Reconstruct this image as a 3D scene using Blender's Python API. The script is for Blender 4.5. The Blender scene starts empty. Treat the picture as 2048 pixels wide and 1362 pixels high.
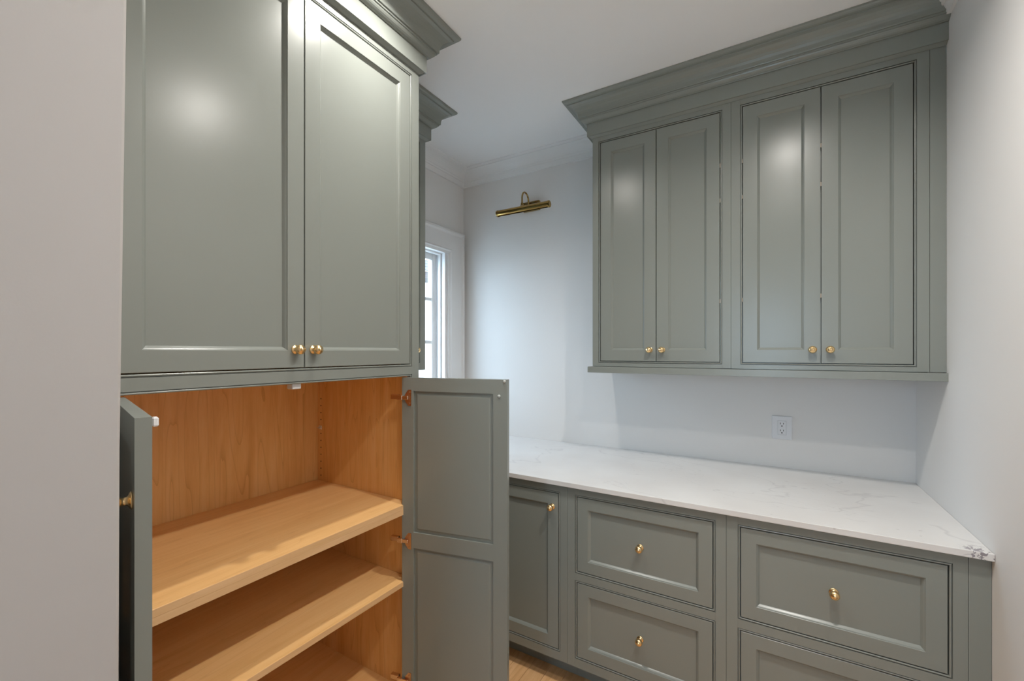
import bpy, bmesh, math, random
from mathutils import Vector, Matrix

# ---------------------------------------------------------------- camera, sky, exposure
S = bpy.context.scene
C = S.collection
TH = 0.5384
CAM_Z = 1.478
cam = bpy.data.cameras.new('camera')
cam.sensor_fit = 'HORIZONTAL'
cam.sensor_width = 36.0
cam.lens = 36.0 * 861.1 / 2048.0
cam.shift_y = (702.95 - 681.0) / 2048.0
cam.clip_start = 0.02
cam_o = bpy.data.objects.new('camera', cam)
C.objects.link(cam_o)
cam_o.location = (0, 0, CAM_Z)
cam_o.rotation_euler = (math.pi / 2, 0, TH)
S.camera = cam_o

S.view_settings.view_transform = 'Standard'
S.view_settings.look = 'None'
S.view_settings.gamma = 1.0
S.view_settings.use_curve_mapping = False
S.view_settings.exposure = 0.10

W = bpy.data.worlds.new('overcast_sky')
S.world = W
W.use_nodes = True
wb = W.node_tree.nodes['Background']
wb.inputs['Color'].default_value = (0.60, 0.79, 1.0, 1)
wb.inputs['Strength'].default_value = 13.2

LAMP_COL = (1.0, 0.96, 0.895)
LAMPS = [  # x, y, watts
    (-0.935, 0.985, 6.8),
    (0.10, 1.06, 10.5),
    (0.12, 0.42, 7.0),
]

# ---------------------------------------------------------------- main dimensions (metres)
Y_BACK, Y_UP, Y_BASE, Y_TOP = 2.4681, 2.0929, 1.7317, 1.7116
X_R, X_TALL, X_W = 0.5386, -1.1744, -1.8784
Z_C = 2.7293
X_NEAR = -0.72


# ---------------------------------------------------------------- materials
def srgb(r, g, b):
    f = lambda c: (c / 12.92) if c <= 0.04045 else ((c + 0.055) / 1.055) ** 2.4
    return (f(r / 255), f(g / 255), f(b / 255), 1)


def mat(name, col, rough=0.5, metal=0.0, spec=0.5, bump=None):
    m = bpy.data.materials.new(name)
    m.use_nodes = True
    nt = m.node_tree
    p = nt.nodes['Principled BSDF']
    p.inputs['Base Color'].default_value = col
    p.inputs['Roughness'].default_value = rough
    p.inputs['Metallic'].default_value = metal
    p.inputs['Specular IOR Level'].default_value = spec
    if bump:
        tc = nt.nodes.new('ShaderNodeTexCoord')
        n = nt.nodes.new('ShaderNodeTexNoise')
        n.inputs['Scale'].default_value = bump[0]
        n.inputs['Detail'].default_value = 3
        b = nt.nodes.new('ShaderNodeBump')
        b.inputs['Strength'].default_value = bump[1]
        b.inputs['Distance'].default_value = bump[2]
        nt.links.new(tc.outputs['Object'], n.inputs['Vector'])
        nt.links.new(n.outputs['Fac'], b.inputs['Height'])
        nt.links.new(b.outputs['Normal'], p.inputs['Normal'])
    return m


def tint(m, scale, amount):
    """slow noise variation of the base colour"""
    nt = m.node_tree
    p = nt.nodes['Principled BSDF']
    c = p.inputs['Base Color'].default_value[:]
    tc = nt.nodes.new('ShaderNodeTexCoord')
    n = nt.nodes.new('ShaderNodeTexNoise')
    n.inputs['Scale'].default_value = scale
    r = nt.nodes.new('ShaderNodeValToRGB')
    r.color_ramp.elements[0].position = 0.3
    r.color_ramp.elements[1].position = 0.7
    r.color_ramp.elements[0].color = [x * (1 - amount) for x in c[:3]] + [1]
    r.color_ramp.elements[1].color = [x * (1 + amount) for x in c[:3]] + [1]
    nt.links.new(tc.outputs['Object'], n.inputs['Vector'])
    nt.links.new(n.outputs['Fac'], r.inputs['Fac'])
    nt.links.new(r.outputs['Color'], p.inputs['Base Color'])
    return m


def wood(name, cols, stretch, rough=0.35, vary=0.0, figure=0.45):
    """cols: dark, mid, light; stretch: mapping scale (small along the grain)"""
    m = bpy.data.materials.new(name)
    m.use_nodes = True
    nt = m.node_tree
    L = nt.links.new
    p = nt.nodes['Principled BSDF']
    p.inputs['Roughness'].default_value = rough
    p.inputs['Specular IOR Level'].default_value = 0.35
    tc = nt.nodes.new('ShaderNodeTexCoord')
    oi = nt.nodes.new('ShaderNodeObjectInfo')
    off = nt.nodes.new('ShaderNodeVectorMath')
    off.operation = 'ADD'
    sc = nt.nodes.new('ShaderNodeVectorMath')
    sc.operation = 'SCALE'
    sc.inputs[0].default_value = (7.3, 3.1, 5.7)
    L(oi.outputs['Random'], sc.inputs['Scale'])
    L(tc.outputs['Object'], off.inputs[0])
    L(sc.outputs[0], off.inputs[1])
    mp = nt.nodes.new('ShaderNodeMapping')
    mp.inputs['Scale'].default_value = stretch
    L(off.outputs[0], mp.inputs['Vector'])
    n1 = nt.nodes.new('ShaderNodeTexNoise')
    n1.inputs['Scale'].default_value = 5.0
    n1.inputs['Detail'].default_value = 5
    n1.inputs['Distortion'].default_value = 0.6
    n2 = nt.nodes.new('ShaderNodeTexNoise')
    n2.inputs['Scale'].default_value = 45.0
    n2.inputs['Detail'].default_value = 3
    L(mp.outputs[0], n1.inputs['Vector'])
    L(mp.outputs[0], n2.inputs['Vector'])
    # growth-ring figure: sharp contour lines of a slow field
    n3 = nt.nodes.new('ShaderNodeTexNoise')
    n3.inputs['Scale'].default_value = 2.2
    n3.inputs['Detail'].default_value = 1.5
    n3.inputs['Distortion'].default_value = 0.3
    L(mp.outputs[0], n3.inputs['Vector'])
    mu = nt.nodes.new('ShaderNodeMath'); mu.operation = 'MULTIPLY'; mu.inputs[1].default_value = 10.0
    fr = nt.nodes.new('ShaderNodeMath'); fr.operation = 'FRACT'
    pw = nt.nodes.new('ShaderNodeMath'); pw.operation = 'POWER'; pw.inputs[1].default_value = 14.0
    L(n3.outputs['Fac'], mu.inputs[0]); L(mu.outputs[0], fr.inputs[0]); L(fr.outputs[0], pw.inputs[0])
    mx = nt.nodes.new('ShaderNodeMath'); mx.operation = 'MULTIPLY_ADD'; mx.inputs[1].default_value = 0.28
    L(n2.outputs['Fac'], mx.inputs[0]); L(n1.outputs['Fac'], mx.inputs[2])
    r = nt.nodes.new('ShaderNodeValToRGB')
    e = r.color_ramp.elements
    e[0].position, e[0].color = 0.30, cols[0]
    e[1].position, e[1].color = 0.98, cols[2]
    k = e.new(0.64); k.color = cols[1]
    L(mx.outputs[0], r.inputs['Fac'])
    fg = nt.nodes.new('ShaderNodeMath'); fg.operation = 'MULTIPLY'; fg.inputs[1].default_value = figure
    L(pw.outputs[0], fg.inputs[0])
    m1 = nt.nodes.new('ShaderNodeMix'); m1.data_type = 'RGBA'
    L(fg.outputs[0], m1.inputs[0]); L(r.outputs['Color'], m1.inputs[6]); m1.inputs[7].default_value = [c * k for c, k in zip(cols[0], (0.72, 0.60, 0.45, 1))]
    out = m1.outputs[2]
    if vary:
        hs = nt.nodes.new('ShaderNodeHueSaturation')
        ma = nt.nodes.new('ShaderNodeMath'); ma.operation = 'MULTIPLY_ADD'
        ma.inputs[1].default_value = vary; ma.inputs[2].default_value = 1 - vary / 2
        L(oi.outputs['Random'], ma.inputs[0]); L(ma.outputs[0], hs.inputs['Value']); L(out, hs.inputs['Color'])
        out = hs.outputs['Color']
    L(out, p.inputs['Base Color'])
    b = nt.nodes.new('ShaderNodeBump')
    b.inputs['Strength'].default_value = 0.06
    b.inputs['Distance'].default_value = 0.001
    L(n2.outputs['Fac'], b.inputs['Height']); L(b.outputs['Normal'], p.inputs['Normal'])
    return m


PAINT = mat('sage_grey_satin_paint', (0.250, 0.268, 0.246, 1), 0.26, spec=0.5, bump=(260, 0.05, 0.0004))
tint(PAINT, 1.3, 0.02)
WALL = mat('white_wall_paint', (0.815, 0.80, 0.785, 1), 0.65, spec=0.3, bump=(350, 0.10, 0.0005))
CEIL = mat('white_ceiling_paint', (0.87, 0.865, 0.86, 1), 0.75, spec=0.2, bump=(300, 0.08, 0.0005))
WALL_DIMMED = mat('dimmed_wall_paint', (0.47, 0.448, 0.436, 1), 0.65, spec=0.3, bump=(350, 0.10, 0.0005))  # wall paint darkened to offset strong lamp light on the near wall
TRIM = mat('white_trim_paint', (0.82, 0.815, 0.81, 1), 0.38, spec=0.5)
DARK = mat('dark_gap', (0.012, 0.012, 0.011, 1), 0.9)
BRASS = mat('polished_brass', (0.90, 0.65, 0.34, 1), 0.26, metal=1.0)
BRASS_DK = mat('antique_brass', (0.42, 0.27, 0.09, 1), 0.09, metal=1.0)
NICKEL = mat('hinge_nickel', (0.72, 0.56, 0.46, 1), 0.22, metal=1.0)
COPPER = mat('hinge_copper_plate', (0.62, 0.40, 0.26, 1), 0.28, metal=1.0)
PLASTIC = mat('white_plastic', (0.80, 0.80, 0.82, 1), 0.35)
CLEAR_PL = mat('clear_rubber_bumper', (0.52, 0.54, 0.52, 1), 0.2)
PIN = mat('clear_shelf_pin', (0.85, 0.74, 0.62, 1), 0.2)
SLOT = mat('black_slot', (0.01, 0.01, 0.01, 1), 0.6)
HOLE = mat('drilled_hole', (0.03, 0.012, 0.004, 1), 0.9)
WD = (0.76, 0.395, 0.125, 1), (0.88, 0.520, 0.200, 1), (0.94, 0.610, 0.275, 1)
W_UP = wood('maple_grain_vertical', WD, (5.0, 5.0, 0.45), 0.38)
WL = (0.82, 0.48, 0.185, 1), (0.91, 0.57, 0.245, 1), (0.96, 0.64, 0.31, 1)
W_AL = wood('maple_grain_lengthwise', WL, (0.45, 5.0, 5.0), 0.34, figure=0.25)
W_EDGE = wood('maple_edge_banding', ((0.66, 0.40, 0.18, 1), (0.76, 0.49, 0.26, 1), (0.84, 0.57, 0.33, 1)), (0.45, 5.0, 5.0), 0.4, figure=0.1)
OAK = wood('oak_floor', ((0.62, 0.33, 0.140, 1), (0.78, 0.46, 0.22, 1), (0.86, 0.54, 0.29, 1)), (7.0, 0.5, 7.0), 0.32, vary=0.22, figure=0.3)


def quartz():
    m = bpy.data.materials.new('white_quartz_grey_veins')
    m.use_nodes = True
    nt = m.node_tree
    L = nt.links.new
    p = nt.nodes['Principled BSDF']
    p.inputs['Roughness'].default_value = 0.28
    p.inputs['Specular IOR Level'].default_value = 0.45
    tc = nt.nodes.new('ShaderNodeTexCoord')

    def M(op, a, b=None, c=None):
        n = nt.nodes.new('ShaderNodeMath'); n.operation = op
        for i, v in enumerate((a, b, c)):
            if v is None: continue
            if isinstance(v, (int, float)): n.inputs[i].default_value = v
            else: L(v, n.inputs[i])
        return n.outputs[0]

    def noise(scale, detail, dist=0.0, off=(0, 0, 0), stretch=(1, 1, 1)):
        mp = nt.nodes.new('ShaderNodeMapping')
        mp.inputs['Location'].default_value = off
        mp.inputs['Scale'].default_value = stretch
        L(tc.outputs['Object'], mp.inputs['Vector'])
        n = nt.nodes.new('ShaderNodeTexNoise')
        n.inputs['Scale'].default_value = scale
        n.inputs['Detail'].default_value = detail
        n.inputs['Distortion'].default_value = dist
        L(mp.outputs[0], n.inputs['Vector'])
        return n.outputs['Fac']

    def vein(fac, width):
        a = M('ABSOLUTE', M('SUBTRACT', fac, 0.5))
        return M('SUBTRACT', 1.0, M('MINIMUM', M('DIVIDE', a, width), 1.0))

    v1 = M('MULTIPLY', vein(noise(1.9, 4, 0.5, (3.1, 0.4, 0), (0.8, 1.5, 1)), 0.008), M('GREATER_THAN', noise(2.4, 1, 0, (9, 2, 0)), 0.50))
    v2 = M('MULTIPLY', vein(noise(3.0, 5, 0.9, (1.7, 5.2, 0), (0.7, 1.4, 1)), 0.006), M('GREATER_THAN', noise(3.6, 1, 0, (2, 7, 0)), 0.53))
    sp = M('MULTIPLY', M('GREATER_THAN', noise(36, 2, 0, (4, 1, 0)), 0.745), 0.3)
    vv = M('MINIMUM', M('ADD', M('ADD', M('MULTIPLY', v1, 0.28), M('MULTIPLY', v2, 0.18)), sp), 1.0)
    # inky patch in the corner of the slab
    sub = nt.nodes.new('ShaderNodeVectorMath'); sub.operation = 'DISTANCE'
    sub.inputs[1].default_value = (0.515, 1.722, 0.915)
    L(tc.outputs['Object'], sub.inputs[0])
    near = M('SUBTRACT', 1.0, M('MINIMUM', M('DIVIDE', sub.outputs['Value'], 0.050), 1.0))
    wisp = M('MAXIMUM', vein(noise(21, 5, 1.6, (0.3, 0.2, 0)), 0.030), M('GREATER_THAN', M('ADD', noise(60, 3, 0.8), M('MULTIPLY', near, 0.13)), 0.665))
    ink = M('MINIMUM', M('MULTIPLY', wisp, M('MULTIPLY', near, 2.2)), 1.0)
    big = nt.nodes.new('ShaderNodeValToRGB')
    big.color_ramp.elements[0].position = 0.35
    big.color_ramp.elements[1].position = 0.65
    big.color_ramp.elements[0].color = (0.72, 0.702, 0.69, 1)
    big.color_ramp.elements[1].color = (0.775, 0.765, 0.757, 1)
    L(noise(3.2, 3), big.inputs['Fac'])
    a = nt.nodes.new('ShaderNodeMix'); a.data_type = 'RGBA'
    L(vv, a.inputs[0]); L(big.outputs['Color'], a.inputs[6]); a.inputs[7].default_value = (0.36, 0.34, 0.35, 1)
    b = nt.nodes.new('ShaderNodeMix'); b.data_type = 'RGBA'
    L(M('MULTIPLY', ink, 0.70), b.inputs[0]); L(a.outputs[2], b.inputs[6]); b.inputs[7].default_value = (0.10, 0.07, 0.11, 1)
    L(b.outputs[2], p.inputs['Base Color'])
    return m


QUARTZ = quartz()


def glass_mat():
    m = bpy.data.materials.new('window_glass')
    m.use_nodes = True
    nt = m.node_tree
    nt.nodes.remove(nt.nodes['Principled BSDF'])
    t = nt.nodes.new('ShaderNodeBsdfTransparent')
    t.inputs['Color'].default_value = (0.96, 0.98, 0.98, 1)
    g = nt.nodes.new('ShaderNodeBsdfGlossy')
    g.inputs['Roughness'].default_value = 0.02
    x = nt.nodes.new('ShaderNodeMixShader')
    x.inputs[0].default_value = 0.045
    nt.links.new(t.outputs[0], x.inputs[1])
    nt.links.new(g.outputs[0], x.inputs[2])
    nt.links.new(x.outputs[0], nt.nodes['Material Output'].inputs['Surface'])
    return m


GLASS = glass_mat()


def glow(name, col, strength):
    m = bpy.data.materials.new(name)
    m.use_nodes = True
    p = m.node_tree.nodes['Principled BSDF']
    p.inputs['Base Color'].default_value = (0.9, 0.9, 0.9, 1)
    p.inputs['Emission Color'].default_value = (*col, 1)
    p.inputs['Emission Strength'].default_value = strength
    return m


# ---------------------------------------------------------------- mesh helpers
def empty(name, loc=(0, 0, 0), rz=0.0):
    o = bpy.data.objects.new(name, None)
    o.empty_display_size = 0.1
    C.objects.link(o)
    o.location = loc
    o.rotation_euler = (0, 0, rz)
    return o


def tag(o, label=None, cat=None, group=None, kind=None):
    if label: o['label'] = label
    if cat: o['category'] = cat
    if group: o['group'] = group
    if kind: o['kind'] = kind
    return o


def obj(name, bm, m, parent=None, loc=(0, 0, 0), rz=0.0, smooth=False):
    bmesh.ops.recalc_face_normals(bm, faces=bm.faces[:])
    me = bpy.data.meshes.new(name)
    bm.to_mesh(me)
    bm.free()
    ms = m if isinstance(m, (list, tuple)) else [m]
    for k in ms: me.materials.append(k)
    if smooth:
        for f in me.polygons: f.use_smooth = True
    o = bpy.data.objects.new(name, me)
    C.objects.link(o)
    o.location = loc
    o.rotation_euler = (0, 0, rz)
    if parent: o.parent = parent
    return o


def inst(name, me, parent=None, loc=(0, 0, 0), rot=(0, 0, 0)):
    o = bpy.data.objects.new(name, me)
    C.objects.link(o)
    o.location = loc
    o.rotation_euler = rot
    if parent: o.parent = parent
    return o


def NB(): return bmesh.new()


def bx(bm, x0, x1, y0, y1, z0, z1, bev=0.0, seg=1):
    r = bmesh.ops.create_cube(bm, size=1.0)
    vs = r['verts']
    sx, sy, sz = x1 - x0, y1 - y0, z1 - z0
    for v in vs:
        v.co = Vector((x0 + (v.co.x + .5) * sx, y0 + (v.co.y + .5) * sy, z0 + (v.co.z + .5) * sz))
    if bev:
        es = list({e for v in vs for e in v.link_edges})
        bmesh.ops.bevel(bm, geom=es, offset=bev, offset_type='OFFSET', segments=seg, affect='EDGES', profile=0.5)
    return bm


def box(name, m, parent, x0, x1, y0, y1, z0, z1, bev=0.0, seg=1):
    return obj(name, bx(NB(), x0, x1, y0, y1, z0, z1, bev, seg), m, parent)


def ring(bm, x0, x1, z0, z1, prof, fill_last=False, fill_first=False, closed=False):
    """sweep a profile of (inset, y) round a rectangle in the xz plane, mitred corners"""
    rows = []
    for d, y in prof:
        rows.append([bm.verts.new((x0 + d, y, z0 + d)), bm.verts.new((x1 - d, y, z0 + d)),
                     bm.verts.new((x1 - d, y, z1 - d)), bm.verts.new((x0 + d, y, z1 - d))])
    n = len(rows)
    for i in range(n if closed else n - 1):
        a, b = rows[i], rows[(i + 1) % n]
        for k in range(4):
            j = (k + 1) % 4
            bm.faces.new((a[k], a[j], b[j], b[k]))
    if fill_last: bm.faces.new(rows[-1])
    if fill_first: bm.faces.new(rows[0])
    return bm


def lathe(bm, prof, axis='y', seg=24, sign=-1, off=(0, 0, 0)):
    """prof: (radius, distance along axis)"""
    rows = []
    for r, t in prof:
        row = []
        if r < 1e-6:
            row = [bm.verts.new(Vector(off) + ax(axis, 0, 0, t * sign))]
        else:
            for k in range(seg):
                a = 2 * math.pi * k / seg
                row.append(bm.verts.new(Vector(off) + ax(axis, r * math.cos(a), r * math.sin(a), t * sign)))
        rows.append(row)
    for a, b in zip(rows, rows[1:]):
        for k in range(seg):
            j = (k + 1) % seg
            if len(a) == 1 and len(b) == 1: continue
            if len(a) == 1: bm.faces.new((a[0], b[k], b[j]))
            elif len(b) == 1: bm.faces.new((a[k], a[j], b[0]))
            else: bm.faces.new((a[k], a[j], b[j], b[k]))
    if len(rows[0]) > 1: bm.faces.new(rows[0])
    if len(rows[-1]) > 1: bm.faces.new(rows[-1])
    return bm


def ax(axis, a, b, t):
    return Vector((a, t, b)) if axis == 'y' else (Vector((t, a, b)) if axis == 'x' else Vector((a, b, t)))


def tube(bm, pts, r, seg=12):
    pts = [Vector(p) for p in pts]
    rows = []
    ref = Vector((1, 0, 0))
    for i, p in enumerate(pts):
        d = (pts[min(i + 1, len(pts) - 1)] - pts[max(i - 1, 0)]).normalized()
        u = ref.cross(d)
        if u.length < 1e-3: u = Vector((0, 1, 0)).cross(d)
        u.normalize()
        v = d.cross(u)
        rows.append([bm.verts.new(p + r * (math.cos(2 * math.pi * k / seg) * u + math.sin(2 * math.pi * k / seg) * v)) for k in range(seg)])
    for a, b in zip(rows, rows[1:]):
        for k in range(seg):
            j = (k + 1) % seg
            bm.faces.new((a[k], a[j], b[j], b[k]))
    bm.faces.new(rows[0]); bm.faces.new(rows[-1])
    return bm


def sweep(bm, stations, n):
    """stations: function i -> list of points of the profile at station i; closes and caps"""
    rows = [[bm.verts.new(p) for p in stations(i)] for i in range(n)]
    k = len(rows[0])
    for a, b in zip(rows, rows[1:]):
        for i in range(k):
            j = (i + 1) % k
            bm.faces.new((a[i], a[j], b[j], b[i]))
    bm.faces.new(rows[0]); bm.faces.new(rows[-1])
    return bm


# ---------------------------------------------------------------- knob
KNOB = None


def knob_mesh():
    global KNOB
    if KNOB is None:
        bm = NB()
        lathe(bm, [(0.0, 0.0), (0.0130, 0.0), (0.0134, 0.0016), (0.0116, 0.0030), (0.0088, 0.0040), (0.0064, 0.0060), (0.0058, 0.0102),
                   (0.0068, 0.0132), (0.0102, 0.0156), (0.0132, 0.0190), (0.0145, 0.0230), (0.0140, 0.0272), (0.0118, 0.0312),
                   (0.0082, 0.0340), (0.0052, 0.0353), (0.0048, 0.0364), (0.0029, 0.0375), (0.0, 0.0378)], 'y', 28, -1)
        o = obj('knob', bm, BRASS, smooth=True)
        KNOB = o.data
        bpy.data.objects.remove(o)
    return KNOB


def add_knob(parent, x, z, y=0.0, rz=0.0):
    o = inst('knob', knob_mesh(), parent, (x, y, z), (0, 0, rz))
    o['label'] = 'round turned brass knob'
    return o


# ---------------------------------------------------------------- cabinet parts (built facing -y, face of the frame at y = 0)
BEAD = 0.0102   # frame edge to door edge


def bead(parent, x0, x1, z0, z1):
    bm = NB()
    pr = [(0.0, 0.018), (0.0, 0.0060), (0.0022, 0.0060)]
    for k in range(7):
        a = math.pi * k / 6
        pr.append((0.0022 + 0.0025 * (1 - math.cos(a)), 0.0022 - 0.0022 * math.sin(a)))
    pr += [(0.0072, 0.018)]
    ring(bm, x0, x1, z0, z1, pr, closed=True)
    return obj('bead', bm, PAINT, parent)


def panel_front(parent, kind, x0, x1, z0, z1, fw=0.053, knob=None, y=0.0012, name=None, depth=0.0115):
    """an inset framed front: frame mesh with a sunk panel and a knob; returns the part"""
    bm = NB()
    t = 0.020
    prof = [(0.0, y + t), (0.0, y + 0.0012), (0.0012, y), (fw, y), (fw + 0.0012, y + 0.0012), (fw + 0.0016, y + 0.0030)]
    for k in range(5):      # ogee sticking
        a = k / 4
        prof.append((fw + 0.0022 + 0.0078 * a, y + 0.0030 + (depth - 0.0030) * (a ** 1.25)))
    prof.append((fw + 0.0100, y + t))
    ring(bm, x0, x1, z0, z1, prof, closed=True)
    d = obj(kind, bm, PAINT, parent)
    e = fw + 0.0096
    box('panel', PAINT, d, x0 + e, x1 - e, y + depth, y + depth + 0.006, z0 + e, z1 - e)
    if knob:
        kx, kz = knob[0], knob[1]
        ky = y if len(knob) < 3 else y + depth
        add_knob(d, kx, kz, ky)
    return d


def opening_pair(parent, x0, x1, z0, z1, fw=0.053, kz=None, knobs=True):
    """beaded opening with a pair of doors"""
    bead(parent, x0, x1, z0, z1)
    c = (x0 + x1) / 2
    g = 0.0015
    a = panel_front(parent, 'door', x0 + BEAD, c - g, z0 + BEAD, z1 - BEAD, fw, (c - 0.0285, kz) if knobs else None)
    b = panel_front(parent, 'door', c + g, x1 - BEAD, z0 + BEAD, z1 - BEAD, fw, (c + 0.0285, kz) if knobs else None)
    return a, b


# crown profile (p = projection from the cabinet face, z)
CROWN = [(-0.02, 2.5600), (0.0, 2.5600), (0.003, 2.5606), (0.0075, 2.5628), (0.0125, 2.5660), (0.0165, 2.5695), (0.0170, 2.5672), (0.0215, 2.5674),
         (0.0215, 2.6300), (0.0285, 2.6300), (0.0290, 2.6315), (0.0350, 2.6330), (0.0405, 2.6363), (0.0445, 2.6408), (0.0465, 2.6460),
         (0.0500, 2.6461), (0.0500, 2.6530), (0.0555, 2.6531), (0.0565, 2.6555), (0.0565, 2.6625), (0.0575, 2.6720), (0.0605, 2.6815), (0.0660, 2.6905),
         (0.0740, 2.6985), (0.0840, 2.7050), (0.0960, 2.7090), (0.0965, 2.7135), (0.1020, 2.7137), (0.1085, 2.7150), (0.1140, 2.7180), (0.1172, 2.7225),
         (0.1175, 2.7265), (0.1175, Z_C - 0.0005), (-0.02, Z_C - 0.0005)]
# white cornice on the walls
CORN = [(-0.004, 2.643), (0.0120, 2.643), (0.0135, 2.648), (0.0160, 2.655), (0.0200, 2.663), (0.0225, 2.670), (0.0270, 2.671), (0.0290, 2.676),
        (0.0300, 2.683), (0.0330, 2.684), (0.0370, 2.691), (0.0440, 2.699), (0.0540, 2.7065), (0.0660, 2.7120), (0.0800, 2.7155), (0.0960, 2.7170), (0.1010, 2.7180), (0.1010, 2.7210),
        (0.1120, 2.7215), (0.1190, 2.7235), (0.1220, 2.7265), (0.1220, Z_C), (-0.004, Z_C)]

# ================================================================= THE SETTING
# ---- floor
fl = box('floor', DARK, None, X_W - 0.1, X_R + 0.1, -2.7, Y_BACK + 0.1, -0.10, -0.020)
tag(fl, 'oak plank floor', None, kind='structure')
random.seed(4)
PW = 0.083
ncol = int((X_R - X_W) / PW) + 1
pm = {}
for i in range(ncol):
    x0 = X_W + i * PW
    x1 = min(x0 + PW, X_R)
    if x1 - x0 < 0.01: continue
    ys = [-2.6, Y_BACK]
    c1 = -0.5 + random.uniform(-0.8, 0.8)
    c2 = 1.25 + random.uniform(-0.42, 0.42)
    cuts = [-2.6, c1, c2, Y_BACK]
    for a, b in zip(cuts, cuts[1:]):
        box('plank', OAK, fl, x0 + 0.0006, x1 - 0.0006, a + 0.0006, b - 0.0006, -0.020, 0.0, 0.0008)

# ---- walls
t = 0.12
tag(box('wall_back', WALL, None, X_W - t, X_R + t, Y_BACK, Y_BACK + t, -0.02, Z_C), 'white painted wall behind the counter', None, kind='structure')
tag(box('wall_right', WALL, None, X_R, X_R + t, -2.7, Y_BACK, -0.02, Z_C), 'white painted wall right of the counter', None, kind='structure')
FX0, FX1, FZ1 = -0.46, 0.40, 2.30
bm = NB()
for a in ((X_NEAR - 0.1, FX0, -0.02, Z_C), (FX1, X_R + t, -0.02, Z_C), (FX0, FX1, FZ1, Z_C)):
    bx(bm, a[0], a[1], -2.7 - t, -2.7, a[2], a[3])
bmesh.ops.remove_doubles(bm, verts=bm.verts[:], dist=1e-5)
tag(obj('wall_front', bm, WALL), 'white painted wall behind the camera with an opening added for fill light', None, kind='structure')
gd = tag(empty('fill_door_1', (FX0, -2.7 - t, 0)), 'unseen glazed door added behind the camera for fill light', None, kind='structure')  # invented door, added out of view to let in soft fill light
fwid = FX1 - FX0
box('stile', TRIM, gd, 0.0, 0.15, 0.03, 0.075, 0.0, FZ1)
box('stile', TRIM, gd, fwid - 0.15, fwid, 0.03, 0.075, 0.0, FZ1)
box('rail', TRIM, gd, 0.15, fwid - 0.15, 0.03, 0.075, 0.0, 1.10)
box('rail', TRIM, gd, 0.15, fwid - 0.15, 0.03, 0.075, FZ1 - 0.15, FZ1)
box('pane', GLASS, gd, 0.15, fwid - 0.15, 0.05, 0.055, 1.10, FZ1 - 0.15)
# wall stub left of the pantry cabinet: its corner leans a little out of plumb
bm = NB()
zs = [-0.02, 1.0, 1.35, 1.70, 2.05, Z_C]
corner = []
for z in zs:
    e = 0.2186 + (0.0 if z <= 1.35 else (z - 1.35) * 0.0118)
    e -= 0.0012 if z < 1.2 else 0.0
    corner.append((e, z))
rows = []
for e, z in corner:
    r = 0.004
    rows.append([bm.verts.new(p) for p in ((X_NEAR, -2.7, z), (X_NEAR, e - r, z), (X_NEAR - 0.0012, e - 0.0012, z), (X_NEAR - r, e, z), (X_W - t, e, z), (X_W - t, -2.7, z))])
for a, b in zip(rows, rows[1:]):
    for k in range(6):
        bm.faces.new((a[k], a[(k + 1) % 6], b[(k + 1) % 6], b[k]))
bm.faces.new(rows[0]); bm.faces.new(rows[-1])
tag(obj('wall_near', bm, WALL_DIMMED), 'pale wall end in the near left foreground', None, kind='structure')
# left wall with the window opening
WY0, WY1, WZ0, WZ1 = 1.865, 2.262, 1.10, 2.143
bm = NB()
OY0, OY1, OZ0, OZ1 = WY0 - 0.006, WY1 + 0.022, WZ0 - 0.03, WZ1 + 0.02
for a in ((0.15, OY0, -0.02, Z_C), (OY1, Y_BACK, -0.02, Z_C), (OY0, OY1, -0.02, OZ0), (OY0, OY1, OZ1, Z_C)):
    bx(bm, X_W - t, X_W, a[0], a[1], a[2], a[3])
bmesh.ops.remove_doubles(bm, verts=bm.verts[:], dist=1e-5)
tag(obj('wall_left', bm, WALL), 'white painted wall with the window', None, kind='structure')
tag(box('ceiling', CEIL, None, X_W - t, X_R + t, -2.7 - t, Y_BACK + t, Z_C, Z_C + 0.1), 'plain white ceiling', None, kind='structure')


def cornice(name, label, pts):
    """pts: function p -> plan points"""
    bm = NB()
    n = len(pts(0))
    sweep(bm, lambda i: [(*pts(p)[i], z) for p, z in CORN], n)
    return tag(obj(name, bm, TRIM), label, None, kind='structure')


Y2E = 1.6736
cornice('trim_1', 'white stepped cornice along the back and window walls', lambda p: [(X_W + p, Y2E + 0.02), (X_W + p, Y_BACK - p), (-0.75, Y_BACK - p)])
cornice('trim_2', 'white stepped cornice at the top of the right wall', lambda p: [(X_R - p, Y_UP - 0.004), (X_R - p, -2.7)])

# ---- window
win = tag(empty('window_1', (X_W, WY0, 0)), 'white casement window with small panes beside the back corner', None, kind='structure')


def wbox(name, m, x0, x1, y0, y1, z0, z1, parent=None, bev=0.0):
    """world-coordinate box parented to the window"""
    p = parent or win
    o = box(name, m, p, x0 - X_W, x1 - X_W, y0 - WY0, y1 - WY0, z0, z1, bev)
    return o


# casing (flat board, back band, inner bead), mitred frame lying on the wall
bm = NB()
cas = [(0.0, 0.0), (0.0, -0.028), (0.003, -0.031), (0.014, -0.031), (0.018, -0.027), (0.022, -0.020), (0.026, -0.018), (0.128, -0.018),
       (0.131, -0.021), (0.136, -0.024), (0.141, -0.021), (0.143, -0.017), (0.149, -0.015), (0.157, -0.012), (0.160, -0.012), (0.160, 0.0)]
ring(bm, WY0 - 0.160 - 0.006, WY1 + 0.160 + 0.022, WZ0 - 0.155, WZ1 + 0.158, cas, closed=True)
for v in bm.verts: v.co = Vector((-v.co.y, v.co.x - WY0, v.co.z))
obj('casing', bm, TRIM, win)
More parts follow.
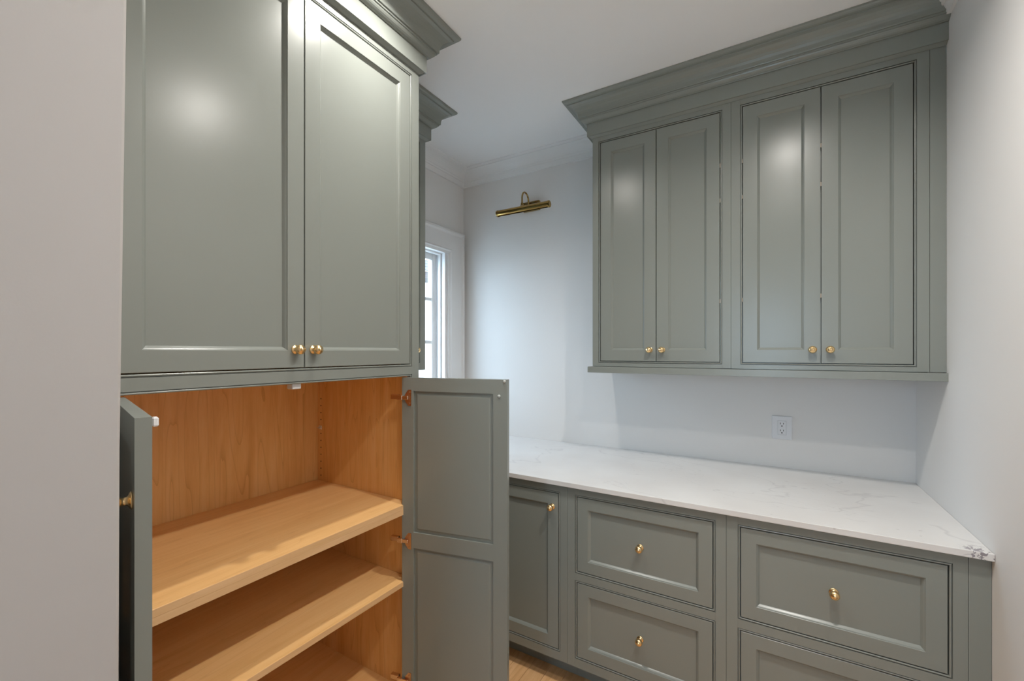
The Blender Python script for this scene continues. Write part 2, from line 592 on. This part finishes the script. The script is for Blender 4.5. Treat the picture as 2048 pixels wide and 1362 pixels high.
# jamb lining with a stop
for (a, b) in ((WY1, WY1 + 0.022), (WY0 - 0.006, WY0)):
    wbox('jamb', TRIM, X_W - t, X_W, a, b, WZ0 - 0.03, WZ1 + 0.02)
wbox('head', TRIM, X_W - t, X_W, WY0, WY1, WZ1, WZ1 + 0.02)
wbox('sill', TRIM, X_W - t - 0.03, X_W + 0.02, WY0, WY1, WZ0 - 0.03, WZ0, bev=0.004)
wbox('stop', TRIM, X_W - 0.055, X_W - 0.030, WY1 - 0.012, WY1, WZ0, WZ1, bev=0.003)
wbox('stop', TRIM, X_W - 0.055, X_W - 0.030, WY0, WY0 + 0.012, WZ0, WZ1, bev=0.003)
wbox('stop', TRIM, X_W - 0.055, X_W - 0.030, WY0 + 0.012, WY1 - 0.012, WZ1 - 0.012, WZ1, bev=0.003)
sash = empty('sash', (0, 0, 0)); sash.parent = win
gx0, gx1 = X_W - 0.110, X_W - 0.072
sy0, sy1 = WY0 + 0.004, WY1 - 0.006
wbox('sash_stile', TRIM, gx0, gx1, sy1 - 0.042, sy1, WZ0 + 0.002, WZ1 - 0.004, sash, 0.003)
wbox('sash_stile', TRIM, gx0, gx1, sy0, sy0 + 0.042, WZ0 + 0.002, WZ1 - 0.004, sash, 0.003)
wbox('sash_rail', TRIM, gx0, gx1, sy0 + 0.042, sy1 - 0.042, WZ1 - 0.050, WZ1 - 0.004, sash, 0.003)
wbox('sash_rail', TRIM, gx0, gx1, sy0 + 0.042, sy1 - 0.042, WZ0 + 0.002, WZ0 + 0.075, sash, 0.003)
for z in (1.829, 1.541, 1.270):
    wbox('muntin', TRIM, gx0 + 0.006, gx1 - 0.004, sy0 + 0.042, sy1 - 0.042, z - 0.012, z + 0.012, sash, 0.003)
ym = (sy0 + sy1) / 2
wbox('muntin', TRIM, gx0 + 0.006, gx1 - 0.004, ym - 0.010, ym + 0.010, WZ0 + 0.075, WZ1 - 0.050, sash, 0.003)
for z0, z1 in ((1.839, WZ1 - 0.050), (1.551, 1.819), (1.280, 1.531), (WZ0 + 0.075, 1.260)):
    for y0, y1 in ((sy0 + 0.042, ym - 0.010), (ym + 0.010, sy1 - 0.042)):
        wbox('pane', GLASS, (gx0 + gx1) / 2 - 0.002, (gx0 + gx1) / 2 + 0.002, y0, y1, z0, z1, sash)
pl = bpy.data.lights.new('window_portal', 'AREA')
pl.shape = 'RECTANGLE'; pl.size = WY1 - WY0; pl.size_y = WZ1 - WZ0
pl.cycles.is_portal = True
po = bpy.data.objects.new('window_portal', pl)
C.objects.link(po)
po.location = (X_W - t - 0.02, (WY0 + WY1) / 2, (WZ0 + WZ1) / 2)
po.rotation_euler = (math.pi / 2, 0, -math.pi / 2)

pl2 = bpy.data.lights.new('fill_door_portal', 'AREA')
pl2.shape = 'RECTANGLE'; pl2.size = FX1 - FX0 - 0.30; pl2.size_y = 1.05
pl2.cycles.is_portal = True
po2 = bpy.data.objects.new('fill_door_portal', pl2)
C.objects.link(po2)
po2.location = ((FX0 + FX1) / 2, -2.7 - t - 0.02, 1.625)
po2.rotation_euler = (math.pi / 2, 0, 0)

# ---- outdoors, seen through the window
BOUNCE_GROUND = mat('pale_bounce_ground', (0.50, 0.50, 0.48, 1), 0.9); tint(BOUNCE_GROUND, 3.0, 0.12)  # added ground, kept pale to bounce daylight up to the ceiling
tag(box('ground', BOUNCE_GROUND, None, -30, 20, -25, 30, -0.5, -0.4), 'pale ground added outside the window to bounce daylight in', None, kind='structure')
SIDING = mat('white_siding', (0.80, 0.80, 0.78, 1), 0.7)
SHING = mat('grey_roof_shingles', (0.055, 0.053, 0.055, 1), 0.85)
FASC = mat('brown_eave', (0.050, 0.034, 0.030, 1), 0.7)
hs = tag(empty('neighbour_house', (-6.6, 6.0, -0.4)), 'white sided house with a grey shingle roof outside the window', 'house')
for k in range(19):
    bm = NB()
    z = k * 0.18
    pts = [(0, z), (0.030, z), (0.012, z + 0.18), (0, z + 0.18)]
    sweep(bm, lambda i: [(x, (-3.0, 7.0)[i], zz) for x, zz in pts], 2)
    obj('siding_board', bm, SIDING, hs)
box('wall_core', SIDING, hs, -3.0, 0.0, -3.0, 7.0, 0.0, 3.42)
box('eave', FASC, hs, -0.3, 0.42, -3.2, 7.2, 3.42, 3.56)
for k in range(14):
    a = k * 0.22
    bm = NB()
    pts = [(0.45 - a, 3.56 + a * 0.6), (0.45 - a, 3.585 + a * 0.6), (0.20 - a, 3.725 + a * 0.6), (0.20 - a, 3.70 + a * 0.6)]
    sweep(bm, lambda i: [(x, (-3.2, 7.2)[i], zz) for x, zz in pts], 2)
    obj('shingle_course', bm, SHING, hs)

# ================================================================= TALL PANTRY CABINET (left)
# local x = world y, local y = X_TALL - world x
tall = tag(empty('pantry_cabinet', (X_TALL, 0, 0), math.pi / 2),
           'tall sage-grey pantry cabinet with lower doors open on bare wooden shelves', 'cabinet')
TX0, TXC, TX1, TXE = 0.3326, 0.7761, 1.2196, 1.2566
TXS = 0.2420
DEPTH = 0.700
Z0U, Z1U, Z1L, Z0L = 1.4210, 2.5380, 1.3914, 0.150
TFW = 0.0500
# frame
box('stile', PAINT, tall, TX1, TXE, 0.0, 0.020, 0.0, 2.575)
box('stile', PAINT, tall, TXS, TX0, 0.0, 0.020, 0.0, 2.575)
box('rail', PAINT, tall, TX0, TX1, 0.0, 0.020, Z1U, 2.575)
box('rail', PAINT, tall, TX0, TX1, 0.0, 0.020, Z1L, Z0U)
box('rail', PAINT, tall, TX0, TX1, 0.0, 0.020, 0.0, Z0L)
# upper doors
opening_pair(tall, TX0, TX1, Z0U, Z1U, TFW, 1.4835)
box('upper_back_panel', W_UP, tall, TX0, TX1, 0.060, 0.070, Z0U, Z1U)
# painted shell
box('side_panel', PAINT, tall, TX1 + 0.019, TXE, 0.020, DEPTH, 0.0, 2.575)
box('side_panel', PAINT, tall, TXS, TXS + 0.019, 0.020, DEPTH, 0.0, 2.575)
box('top_panel', PAINT, tall, TXS, TXE, 0.020, DEPTH, 2.575, 2.590)
# wooden inside
XB = 0.5757
box('inner_side', W_UP, tall, TX1, TX1 + 0.018, 0.020, XB, 0.15, 1.42)
box('inner_side', W_UP, tall, TX0 - 0.018, TX0, 0.020, XB, 0.15, 1.42)
box('inner_back', W_UP, tall, TX0 - 0.018, TX1 + 0.018, XB, XB + 0.012, 0.15, 1.42)
box('inner_top', W_AL, tall, TX0, TX1, 0.020, XB, 1.400, 1.419)


def shelf(z0, z1, split=None):
    s = box('shelf', W_AL, tall, TX0 + 0.001, TX1 - 0.001, 0.0085, XB - 0.001, z0, z1, 0.0006)
    if split:
        box('edge_strip', W_EDGE, s, TX0 + 0.0015, TX1 - 0.0015, 0.0074, 0.0086, z0 + 0.0006, split - 0.0006)
        box('edge_strip', W_EDGE, s, TX0 + 0.0015, TX1 - 0.0015, 0.0077, 0.0087, split, z1 - 0.0008)
    else:
        box('edge_strip', W_EDGE, s, TX0 + 0.0015, TX1 - 0.0015, 0.0075, 0.0086, z0 + 0.0008, z1 - 0.0008)
    return s


shelf(0.8624, 0.9004, 0.8825)
shelf(0.5925, 0.6120)
box('inner_bottom', W_AL, tall, TX0, TX1, 0.020, XB, 0.152, 0.171)
bead(tall, TX0, TX1, Z0L, Z1L)
# shelf pin holes and a pin
bm = NB(); lathe(bm, [(0.0028, 0.0), (0.0028, 0.0006)], 'x', 10, -1); ho = obj('pin_hole', bm, HOLE); hme = ho.data; bpy.data.objects.remove(ho)
for k in range(12):
    z = 1.2663 - 0.0312 * k
    if abs(z - 1.1415) < 0.004: continue
    inst('pin_hole', hme, tall, (TX1, X_TALL + 1.7271, z))
bm = NB()
bx(bm, TX1 - 0.010, TX1, 0.545, 0.567, 1.1355, 1.1385)
bx(bm, TX1 - 0.003, TX1, 0.547, 0.565, 1.1290, 1.1455)
tag(obj('shelf_pin', bm, PIN, tall), 'clear shelf support pin')
# catches under the top rail
tag(box('door_catch', PLASTIC, tall, 0.745, 0.773, 0.012, 0.040, 1.3675, 1.3925, 0.003, 2), 'white plastic door catch')

# open lower doors
DL, DT = 0.420, 0.0200
ZD1, ZD0 = 1.3805, 0.160
PZ = [(0.803, ZD1 - 0.0505), (0.212, 0.745)]


def open_door(px, py, rz, side):
    """door leaf: x from the hinge edge, inside face at y = 0, body towards +y * side"""
    bm = NB()
    f = lambda a, b: (min(a * side, b * side), max(a * side, b * side))
    y0, y1 = f(0.0, DT)
    s = 0.049
    for a in ((0.0, s, ZD0, ZD1), (DL - s - 0.003, DL, ZD0, ZD1), (s, DL - s - 0.003, PZ[0][1], ZD1), (s, DL - s - 0.003, PZ[1][1], PZ[0][0]), (s, DL - s - 0.003, ZD0, PZ[1][0])):
        bx(bm, a[0], a[1], y0, y1, a[2], a[3])
    bmesh.ops.remove_doubles(bm, verts=bm.verts[:], dist=1e-5)
    d = obj('door', bm, PAINT, tall, (px, py, 0), rz)
    for z0, z1 in PZ:
        bm = NB()
        # raised field on the inside, flat on the outside
        pr = [(0.0, 0.0075), (0.0105, 0.0068), (0.0125, 0.0055), (0.0150, 0.0028), (0.0165, 0.0026)]
        x0, x1 = s, DL - s - 0.003
        ring(bm, x0, x1, z0, z1, [(a, b * side) for a, b in pr], fill_last=True)
        ring(bm, x0, x1, z0, z1, [(0.0, 0.0075 * side), (0.0, 0.0105 * side)], fill_last=True)
        obj('panel', bm, PAINT, d)
    return d


lx, ly = -0.790, 0.2762
la = math.radians(-12.8)
hxl, hyl = lx - DL * math.cos(la), ly - DL * math.sin(la)
dl = open_door(hyl, X_TALL - hxl, la - math.pi / 2, -1)
ra = math.radians(12.0)
dr = open_door(1.180, X_TALL + 1.187, ra - math.pi / 2, 1)
tag(dl, 'open left door seen edge on'); tag(dr, 'open right door showing its raised panels')
# knobs on the outside faces
add_knob(dl, DL - 0.030, 1.2540, -DT, 0.0)
add_knob(dr, DL - 0.030, 1.2540, DT, math.pi)
# bumpers
tag(box('bumper', PLASTIC, dl, DL - 0.012, DL - 0.0005, 0.0, 0.008, ZD1 - 0.0155, ZD1 - 0.001, 0.002), 'white plastic strike plate')
for (bxx, bz) in ((DL - 0.010, ZD1 - 0.006), (DL - 0.030, ZD1 - 0.058)):
    bm = NB()
    lathe(bm, [(0.0055, 0.0), (0.0052, 0.0022), (0.0038, 0.0034), (0.0, 0.0038)], 'y', 16, -1)
    tag(obj('bumper', bm, CLEAR_PL, dr, (bxx, 0, bz), smooth=True), 'small clear rubber bumper')


def hinge(parent, z, side):
    bm = NB()
    f = lambda a, b: (min(a * side, b * side), max(a * side, b * side))
    # wing plate with chamfered hinge side
    pts = [(0.040, -0.030), (0.040, 0.030), (0.028, 0.030), (0.014, 0.012), (0.014, -0.012), (0.028, -0.030)]
    lo = [bm.verts.new((x, -0.0002 * side, z + q)) for x, q in pts]
    hi = [bm.verts.new((x, -0.0022 * side, z + q)) for x, q in pts]
    bm.faces.new(lo); bm.faces.new(hi)
    for k in range(6):
        bm.faces.new((lo[k], lo[(k + 1) % 6], hi[(k + 1) % 6], hi[k]))
    for q in (-0.021, 0.021):
        lathe(bm, [(0.0036, 0.0), (0.0034, 0.0034), (0.0018, 0.0042), (0.0, 0.0042)], 'y', 12, -side, (0.033, 0, z + q))
    o = tag(obj('hinge', bm, COPPER, parent), 'copper-toned concealed hinge')
    return o


def hinge_arm(parent, z, side):
    bm = NB()
    f = lambda a, b: (min(a * side, b * side), max(a * side, b * side))
    y0, y1 = f(-0.0022, -0.010)
    bx(bm, 0.002, 0.030, y0, y1, z - 0.007, z + 0.007, 0.0015)
    y0, y1 = f(-0.003, -0.012)
    bx(bm, -0.016, 0.006, y0, y1, z - 0.009, z + 0.009, 0.0015)
    y0, y1 = f(0.000, -0.009)
    bx(bm, -0.048, -0.014, y0 + 0.004 * side, y1 + 0.010 * side, z - 0.008, z + 0.010, 0.0015)
    o = obj('hinge', bm, NICKEL, parent)
    o['label'] = 'nickel arm of the concealed hinge'
    return o


for z in (1.3050, 0.7690, 0.2460):
    hinge(dr, z, 1); hinge_arm(dr, z, 1)
    hinge(dl, z, -1); hinge_arm(dl, z, -1)
# crown with a mitred return on the far end
bm = NB()
cr = lambda p: [(TXS + 0.001, -p), (TXE + p, -p), (TXE + p, DEPTH)]
sweep(bm, lambda i: [(*cr(p)[i], z) for p, z in CROWN], 3)
obj('crown', bm, PAINT, tall)

# ================================================================= NARROW WALL CABINET by the window
X2 = -1.5196
nar = tag(empty('wall_cabinet', (X2, 0, 0), math.pi / 2),
          'narrow sage-grey wall cabinet hanging between the pantry cabinet and the window', 'cabinet')
NX0, NX1 = 1.2640, Y2E
box('carcass', PAINT, nar, NX0, NX1, 0.020, X2 - X_W - 0.002, 1.3830, 2.575)
box('stile', PAINT, nar, 1.6345, NX1, 0.0, 0.020, 1.3830, 2.575)
box('stile', PAINT, nar, NX0, 1.3000, 0.0, 0.020, 1.3830, 2.575)
box('rail', PAINT, nar, 1.3000, 1.6345, 0.0, 0.020, 2.538, 2.575)
box('rail', PAINT, nar, 1.3000, 1.6345, 0.0, 0.020, 1.3830, 1.421)
bead(nar, 1.3000, 1.6345, 1.421, 2.538)
panel_front(nar, 'door', 1.3000 + BEAD, 1.6345 - BEAD, 1.431, 2.528, TFW, (1.5960, 1.4850))
bm = NB()
cr2 = lambda p: [(NX0, -p), (NX1 + p, -p), (NX1 + p, X2 - X_W - 0.002)]
sweep(bm, lambda i: [(*cr2(p)[i], z) for p, z in CROWN], 3)
obj('crown', bm, PAINT, nar)

# ================================================================= WALL CABINETS over the counter
XU0 = -0.7722
U_Z0, U_Z1 = 1.4036, 2.575
seam = -0.1421


HINGE_TAN = mat('tan_hinge_glint', (0.50, 0.40, 0.30, 1), 0.4)


def upper(label, xl, xr, o0, o1, filler=None, gaps=()):
    u = tag(empty('wall_cabinet', (0, Y_UP, 0)), label, 'cabinet', 'wall cabinets over the counter')
    g = 0.0004
    box('carcass', PAINT, u, xl + g, xr - g, 0.022, Y_BACK - Y_UP - 0.001, U_Z0 - 0.02, U_Z1)
    box('stile', PAINT, u, xl + g, o0, 0.0, 0.020, U_Z0, U_Z1, 0.0003)
    box('stile', PAINT, u, o1, xr - g, 0.0, 0.020, U_Z0, U_Z1, 0.0003)
    box('rail', PAINT, u, o0, o1, 0.0, 0.020, Z1U, U_Z1)
    box('rail', PAINT, u, o0, o1, 0.0, 0.020, U_Z0, Z0U)
    a, b = opening_pair(u, o0, o1, Z0U, Z1U, 0.053, 1.4855)
    if filler:
        box('filler', PAINT, u, xr + 0.0006, X_R - 0.0005, 0.0006, 0.020, U_Z0, U_Z1, 0.0003)
    # hinge knuckles glinting in the door gaps
    for x in gaps:
        for z in (2.297, 2.143, 1.700):
            box('hinge', HINGE_TAN, u, x - 0.0022, x + 0.0022, 0.004, 0.012, z - 0.008, z + 0.008)
    return u


upper('two-door sage-grey wall cabinet with the exposed side, nearer the picture light', XU0, seam, -0.7404, -0.1767, gaps=(-0.1767 - 0.0085,))
upper('two-door sage-grey wall cabinet above the outlet, meeting the right wall', seam, 0.4943, -0.1072, 0.4600, True, gaps=(-0.1072 + 0.0085, 0.1764))
# light rail
bm = NB()
YR = 2.0758


def lrp(p, i):
    return [(X_R - 0.0005, Y_UP - p), (XU0 - p - 0.003, Y_UP - p), (XU0 - p - 0.003, Y_BACK - 0.001)][i]


pr = [(-0.030, 1.3718), (0.0162, 1.3718), (0.0171, 1.3727), (0.0171, 1.4002), (0.0158, 1.4016), (-0.030, 1.4016)]
sweep(bm, lambda i: [(*lrp(p, i), z) for p, z in pr], 3)
tag(obj('light_rail', bm, PAINT), 'thin sage-grey rail along the bottom of the wall cabinets above the outlet', 'rail')
bm = NB()
cr3 = lambda p: [(X_R - 0.0005, Y_UP - p), (XU0 - p, Y_UP - p), (XU0 - p, Y_BACK - 0.001)]
sweep(bm, lambda i: [(*cr3(p)[i], z) for p, z in CROWN], 3)
tag(obj('crown_moulding', bm, PAINT), 'stepped sage-grey crown moulding topping the wall cabinets over the counter', 'crown moulding')

# ================================================================= BASE CABINETS and worktop
BZ = [(0.5242, 0.8612), (0.1564, 0.4934)]
ZB0, ZB1 = 0.1195, 0.8935
B_D = Y_BACK - Y_BASE


def base(label, xl, xr, o0, o1, kind, filler=None, knob_side=1):
    b = tag(empty('base_cabinet', (0, Y_BASE, 0)), label, 'cabinet', 'base cabinets under the counter')
    g = 0.0004
    box('carcass', PAINT, b, xl + g, xr - g, 0.022, B_D - 0.001, ZB0, ZB1 - 0.0005)
    box('toe_kick', PAINT, b, xl + g, (X_R - 0.001 if filler else xr - g), 0.110, 0.126, 0.0005, ZB0 - 0.0005)
    box('stile', PAINT, b, xl + g, o0, 0.0, 0.020, ZB0, ZB1 - 0.0005, 0.0003)
    box('stile', PAINT, b, o1, xr - g, 0.0, 0.020, ZB0, ZB1 - 0.0005, 0.0003)
    box('rail', PAINT, b, o0, o1, 0.0, 0.020, BZ[0][1], ZB1 - 0.0005)
    box('rail', PAINT, b, o0, o1, 0.0, 0.020, ZB0, BZ[1][0])
    if kind == 'drawers':
        box('rail', PAINT, b, o0, o1, 0.0, 0.020, BZ[1][1], BZ[0][0])
        for z0, z1 in BZ:
            bead(b, o0, o1, z0, z1)
            c = (o0 + o1) / 2
            panel_front(b, 'drawer', o0 + BEAD, o1 - BEAD, z0 + BEAD, z1 - BEAD, 0.0475, (c, (z0 + z1) / 2, 1))
    else:
        bead(b, o0, o1, BZ[1][0], BZ[0][1])
        kx = o1 - BEAD - 0.0285 if knob_side > 0 else o0 + BEAD + 0.0285
        panel_front(b, 'door', o0 + BEAD, o1 - BEAD, BZ[1][0] + BEAD, BZ[0][1] - BEAD, 0.0495, (kx, 0.7905))
    if filler:
        box('filler', PAINT, b, xr + 0.0006, X_R - 0.0008, 0.0006, 0.020, ZB0, ZB1 - 0.0005, 0.0003)
    return b


base('sage-grey two-drawer base cabinet between the single-door unit and the drawers by the wall', -0.7535, -0.1333, -0.7188, -0.1682, 'drawers')
base('sage-grey two-drawer base cabinet against the right wall', -0.1333, 0.4906, -0.0966, 0.4584, 'drawers', True)
base('sage-grey single-door base cabinet partly hidden by the open pantry door', -1.2750, -0.7535, -1.2400, -0.7882, 'door')
base('sage-grey corner base cabinet under the window end of the counter', X_W + 0.002, -1.2750, -1.8400, -1.3100, 'door', knob_side=-1)
tag(box('worktop', QUARTZ, None, X_W + 0.001, X_R - 0.0005, Y_TOP, Y_BACK - 0.0005, 0.8936, 0.9145, 0.0016, 2),
    'long white quartz worktop with faint grey veins', 'worktop')

# ================================================================= SMALL FITTINGS
# outlet
ox, oz = 0.0530, 1.1080
out = tag(empty('wall_outlet', (ox, Y_BACK, oz)), 'white duplex outlet on the wall above the counter', 'outlet')
box('cover_plate', PLASTIC, out, -0.0410, 0.0410, -0.0055, -0.0002, -0.0560, 0.0560, 0.002, 2)
rc = box('receptacle', PLASTIC, out, -0.0172, 0.0172, -0.0068, -0.0050, -0.0335, 0.0335, 0.0008)
bm = NB()
ring(bm, -0.0180, 0.0180, -0.0343, 0.0343, [(0, -0.00565), (0.0009, -0.00565)])
obj('reveal_line', bm, mat('grey_shadow_line', (0.42, 0.42, 0.43, 1), 0.8), out)
for dz in (0.0165, -0.0165):
    for dx, h in ((-0.0063, 0.0045), (0.0063, 0.0038)):
        box('slot', SLOT, rc, dx - 0.0012, dx + 0.0012, -0.0071, -0.0060, dz + 0.004 - h, dz + 0.004 + h)
    bm = NB()
    lathe(bm, [(0.0030, 0.0060), (0.0030, 0.0071)], 'y', 14, -1, (0.0, 0, dz - 0.0078))
    obj('slot', bm, SLOT, rc)

# picture light
pic = tag(empty('picture_light', (-1.320, Y_BACK, 2.416)), 'brass picture light on the wall between window and wall cabinets', 'lamp')
box('backplate', BRASS_DK, pic, -0.060, 0.060, -0.022, -0.0005, -0.030, 0.030, 0.003, 2)
box('backplate_step', BRASS_DK, pic, -0.052, 0.052, -0.026, -0.020, -0.023, 0.023, 0.002)
bm = NB()
pts = []
for k in range(25):
    a = math.pi * k / 24
    pts.append((-0.006, -0.0835 + 0.0415 * math.cos(a), 0.022 + 0.046 * math.sin(a)))
pts = [(-0.006, -0.024, 0.004), (-0.006, -0.036, 0.005), (-0.006, -0.0415, 0.012)] + pts + [(-0.006, -0.125, 0.005), (-0.006, -0.125, -0.020)]
tube(bm, pts, 0.0052, 12)
obj('arm', bm, BRASS_DK, pic, smooth=True)
bm = NB()
lathe(bm, [(0.0115, 0.0), (0.0115, 0.003), (0.0085, 0.006), (0.0085, 0.016), (0.0, 0.016)], 'z', 16, 1, (-0.006, -0.125, -0.026))
obj('arm_collar', bm, BRASS_DK, pic)
# half-open tube shade
bm = NB()
R, R2, hl = 0.0195, 0.0182, 0.182
cx_, cy_, cz_ = 0.0, -0.130, -0.050
n = 22
a0, a1 = math.radians(-62), math.radians(238)
for s_ in (1,):
    A = []; B = []
    for k in range(n + 1):
        a = a0 + (a1 - a0) * k / n
        ca, sa = math.cos(a), math.sin(a)
        row = []
        for rr in (R, R2):
            for xx in (-hl, hl):
                row.append(bm.verts.new((cx_ + xx, cy_ - rr * ca, cz_ + rr * sa)))
        A.append(row)
    for p, q in zip(A, A[1:]):
        bm.faces.new((p[0], p[1], q[1], q[0])); bm.faces.new((p[2], p[3], q[3], q[2]))
        bm.faces.new((p[0], p[2], q[2], q[0])); bm.faces.new((p[1], p[3], q[3], q[1]))
    for p in (A[0], A[-1]): bm.faces.new((p[0], p[1], p[3], p[2]))
obj('shade', bm, BRASS_DK, pic, smooth=False)
for sx in (-1, 1):
    bm = NB()
    lathe(bm, [(0.0, -0.003), (0.017, -0.003), (0.0205, -0.001), (0.0212, 0.004), (0.0205, 0.009), (0.0150, 0.009), (0.0, 0.009)], 'x', 24, -sx, (cx_ + sx * (hl + 0.004), cy_, cz_))
    obj('end_cap', bm, BRASS_DK, pic, smooth=False)
bm = NB()
lathe(bm, [(0.0, 0.0), (0.006, 0.0), (0.007, 0.004), (0.007, 0.28), (0.006, 0.284), (0.0, 0.284)], 'x', 14, 1, (cx_ - 0.142, cy_, cz_ - 0.003))
obj('bulb', bm, mat('unlit_bulb', (0.75, 0.74, 0.70, 1), 0.15), pic, smooth=True)

# recessed downlights
names = ['recessed ceiling downlight nearest the pantry cabinet', 'recessed ceiling downlight in front of the wall cabinets',
         'recessed ceiling downlight nearest the camera']
LENS = glow('downlight_lens', LAMP_COL, 6.0)
for (x, y, w), nm in zip(LAMPS, names):
    dlt = tag(empty('downlight', (x, y, Z_C)), nm, 'lamp', 'recessed ceiling downlights')
    bm = NB()
    lathe(bm, [(0.046, 0.0), (0.046, 0.003), (0.050, 0.005), (0.066, 0.0035), (0.068, 0.0)], 'z', 32, -1)
    bmesh.ops.delete(bm, geom=[f for f in bm.faces if len(f.verts) > 4], context='FACES')
    obj('trim_ring', bm, TRIM, dlt)
    bm = NB()
    lathe(bm, [(0.0, 0.0), (0.046, 0.0), (0.046, 0.0015), (0.0, 0.0015)], 'z', 32, -1)
    obj('lens', bm, LENS, dlt)
    ld = bpy.data.lights.new('downlight_lamp', 'AREA')
    ld.shape = 'DISK'
    ld.size = 0.055
    ld.energy = w
    ld.color = LAMP_COL
    ld.spread = math.radians(150)
    lo = bpy.data.objects.new('downlight_lamp', ld)
    C.objects.link(lo)
    lo.parent = dlt
    lo.location = (0, 0, -0.006)
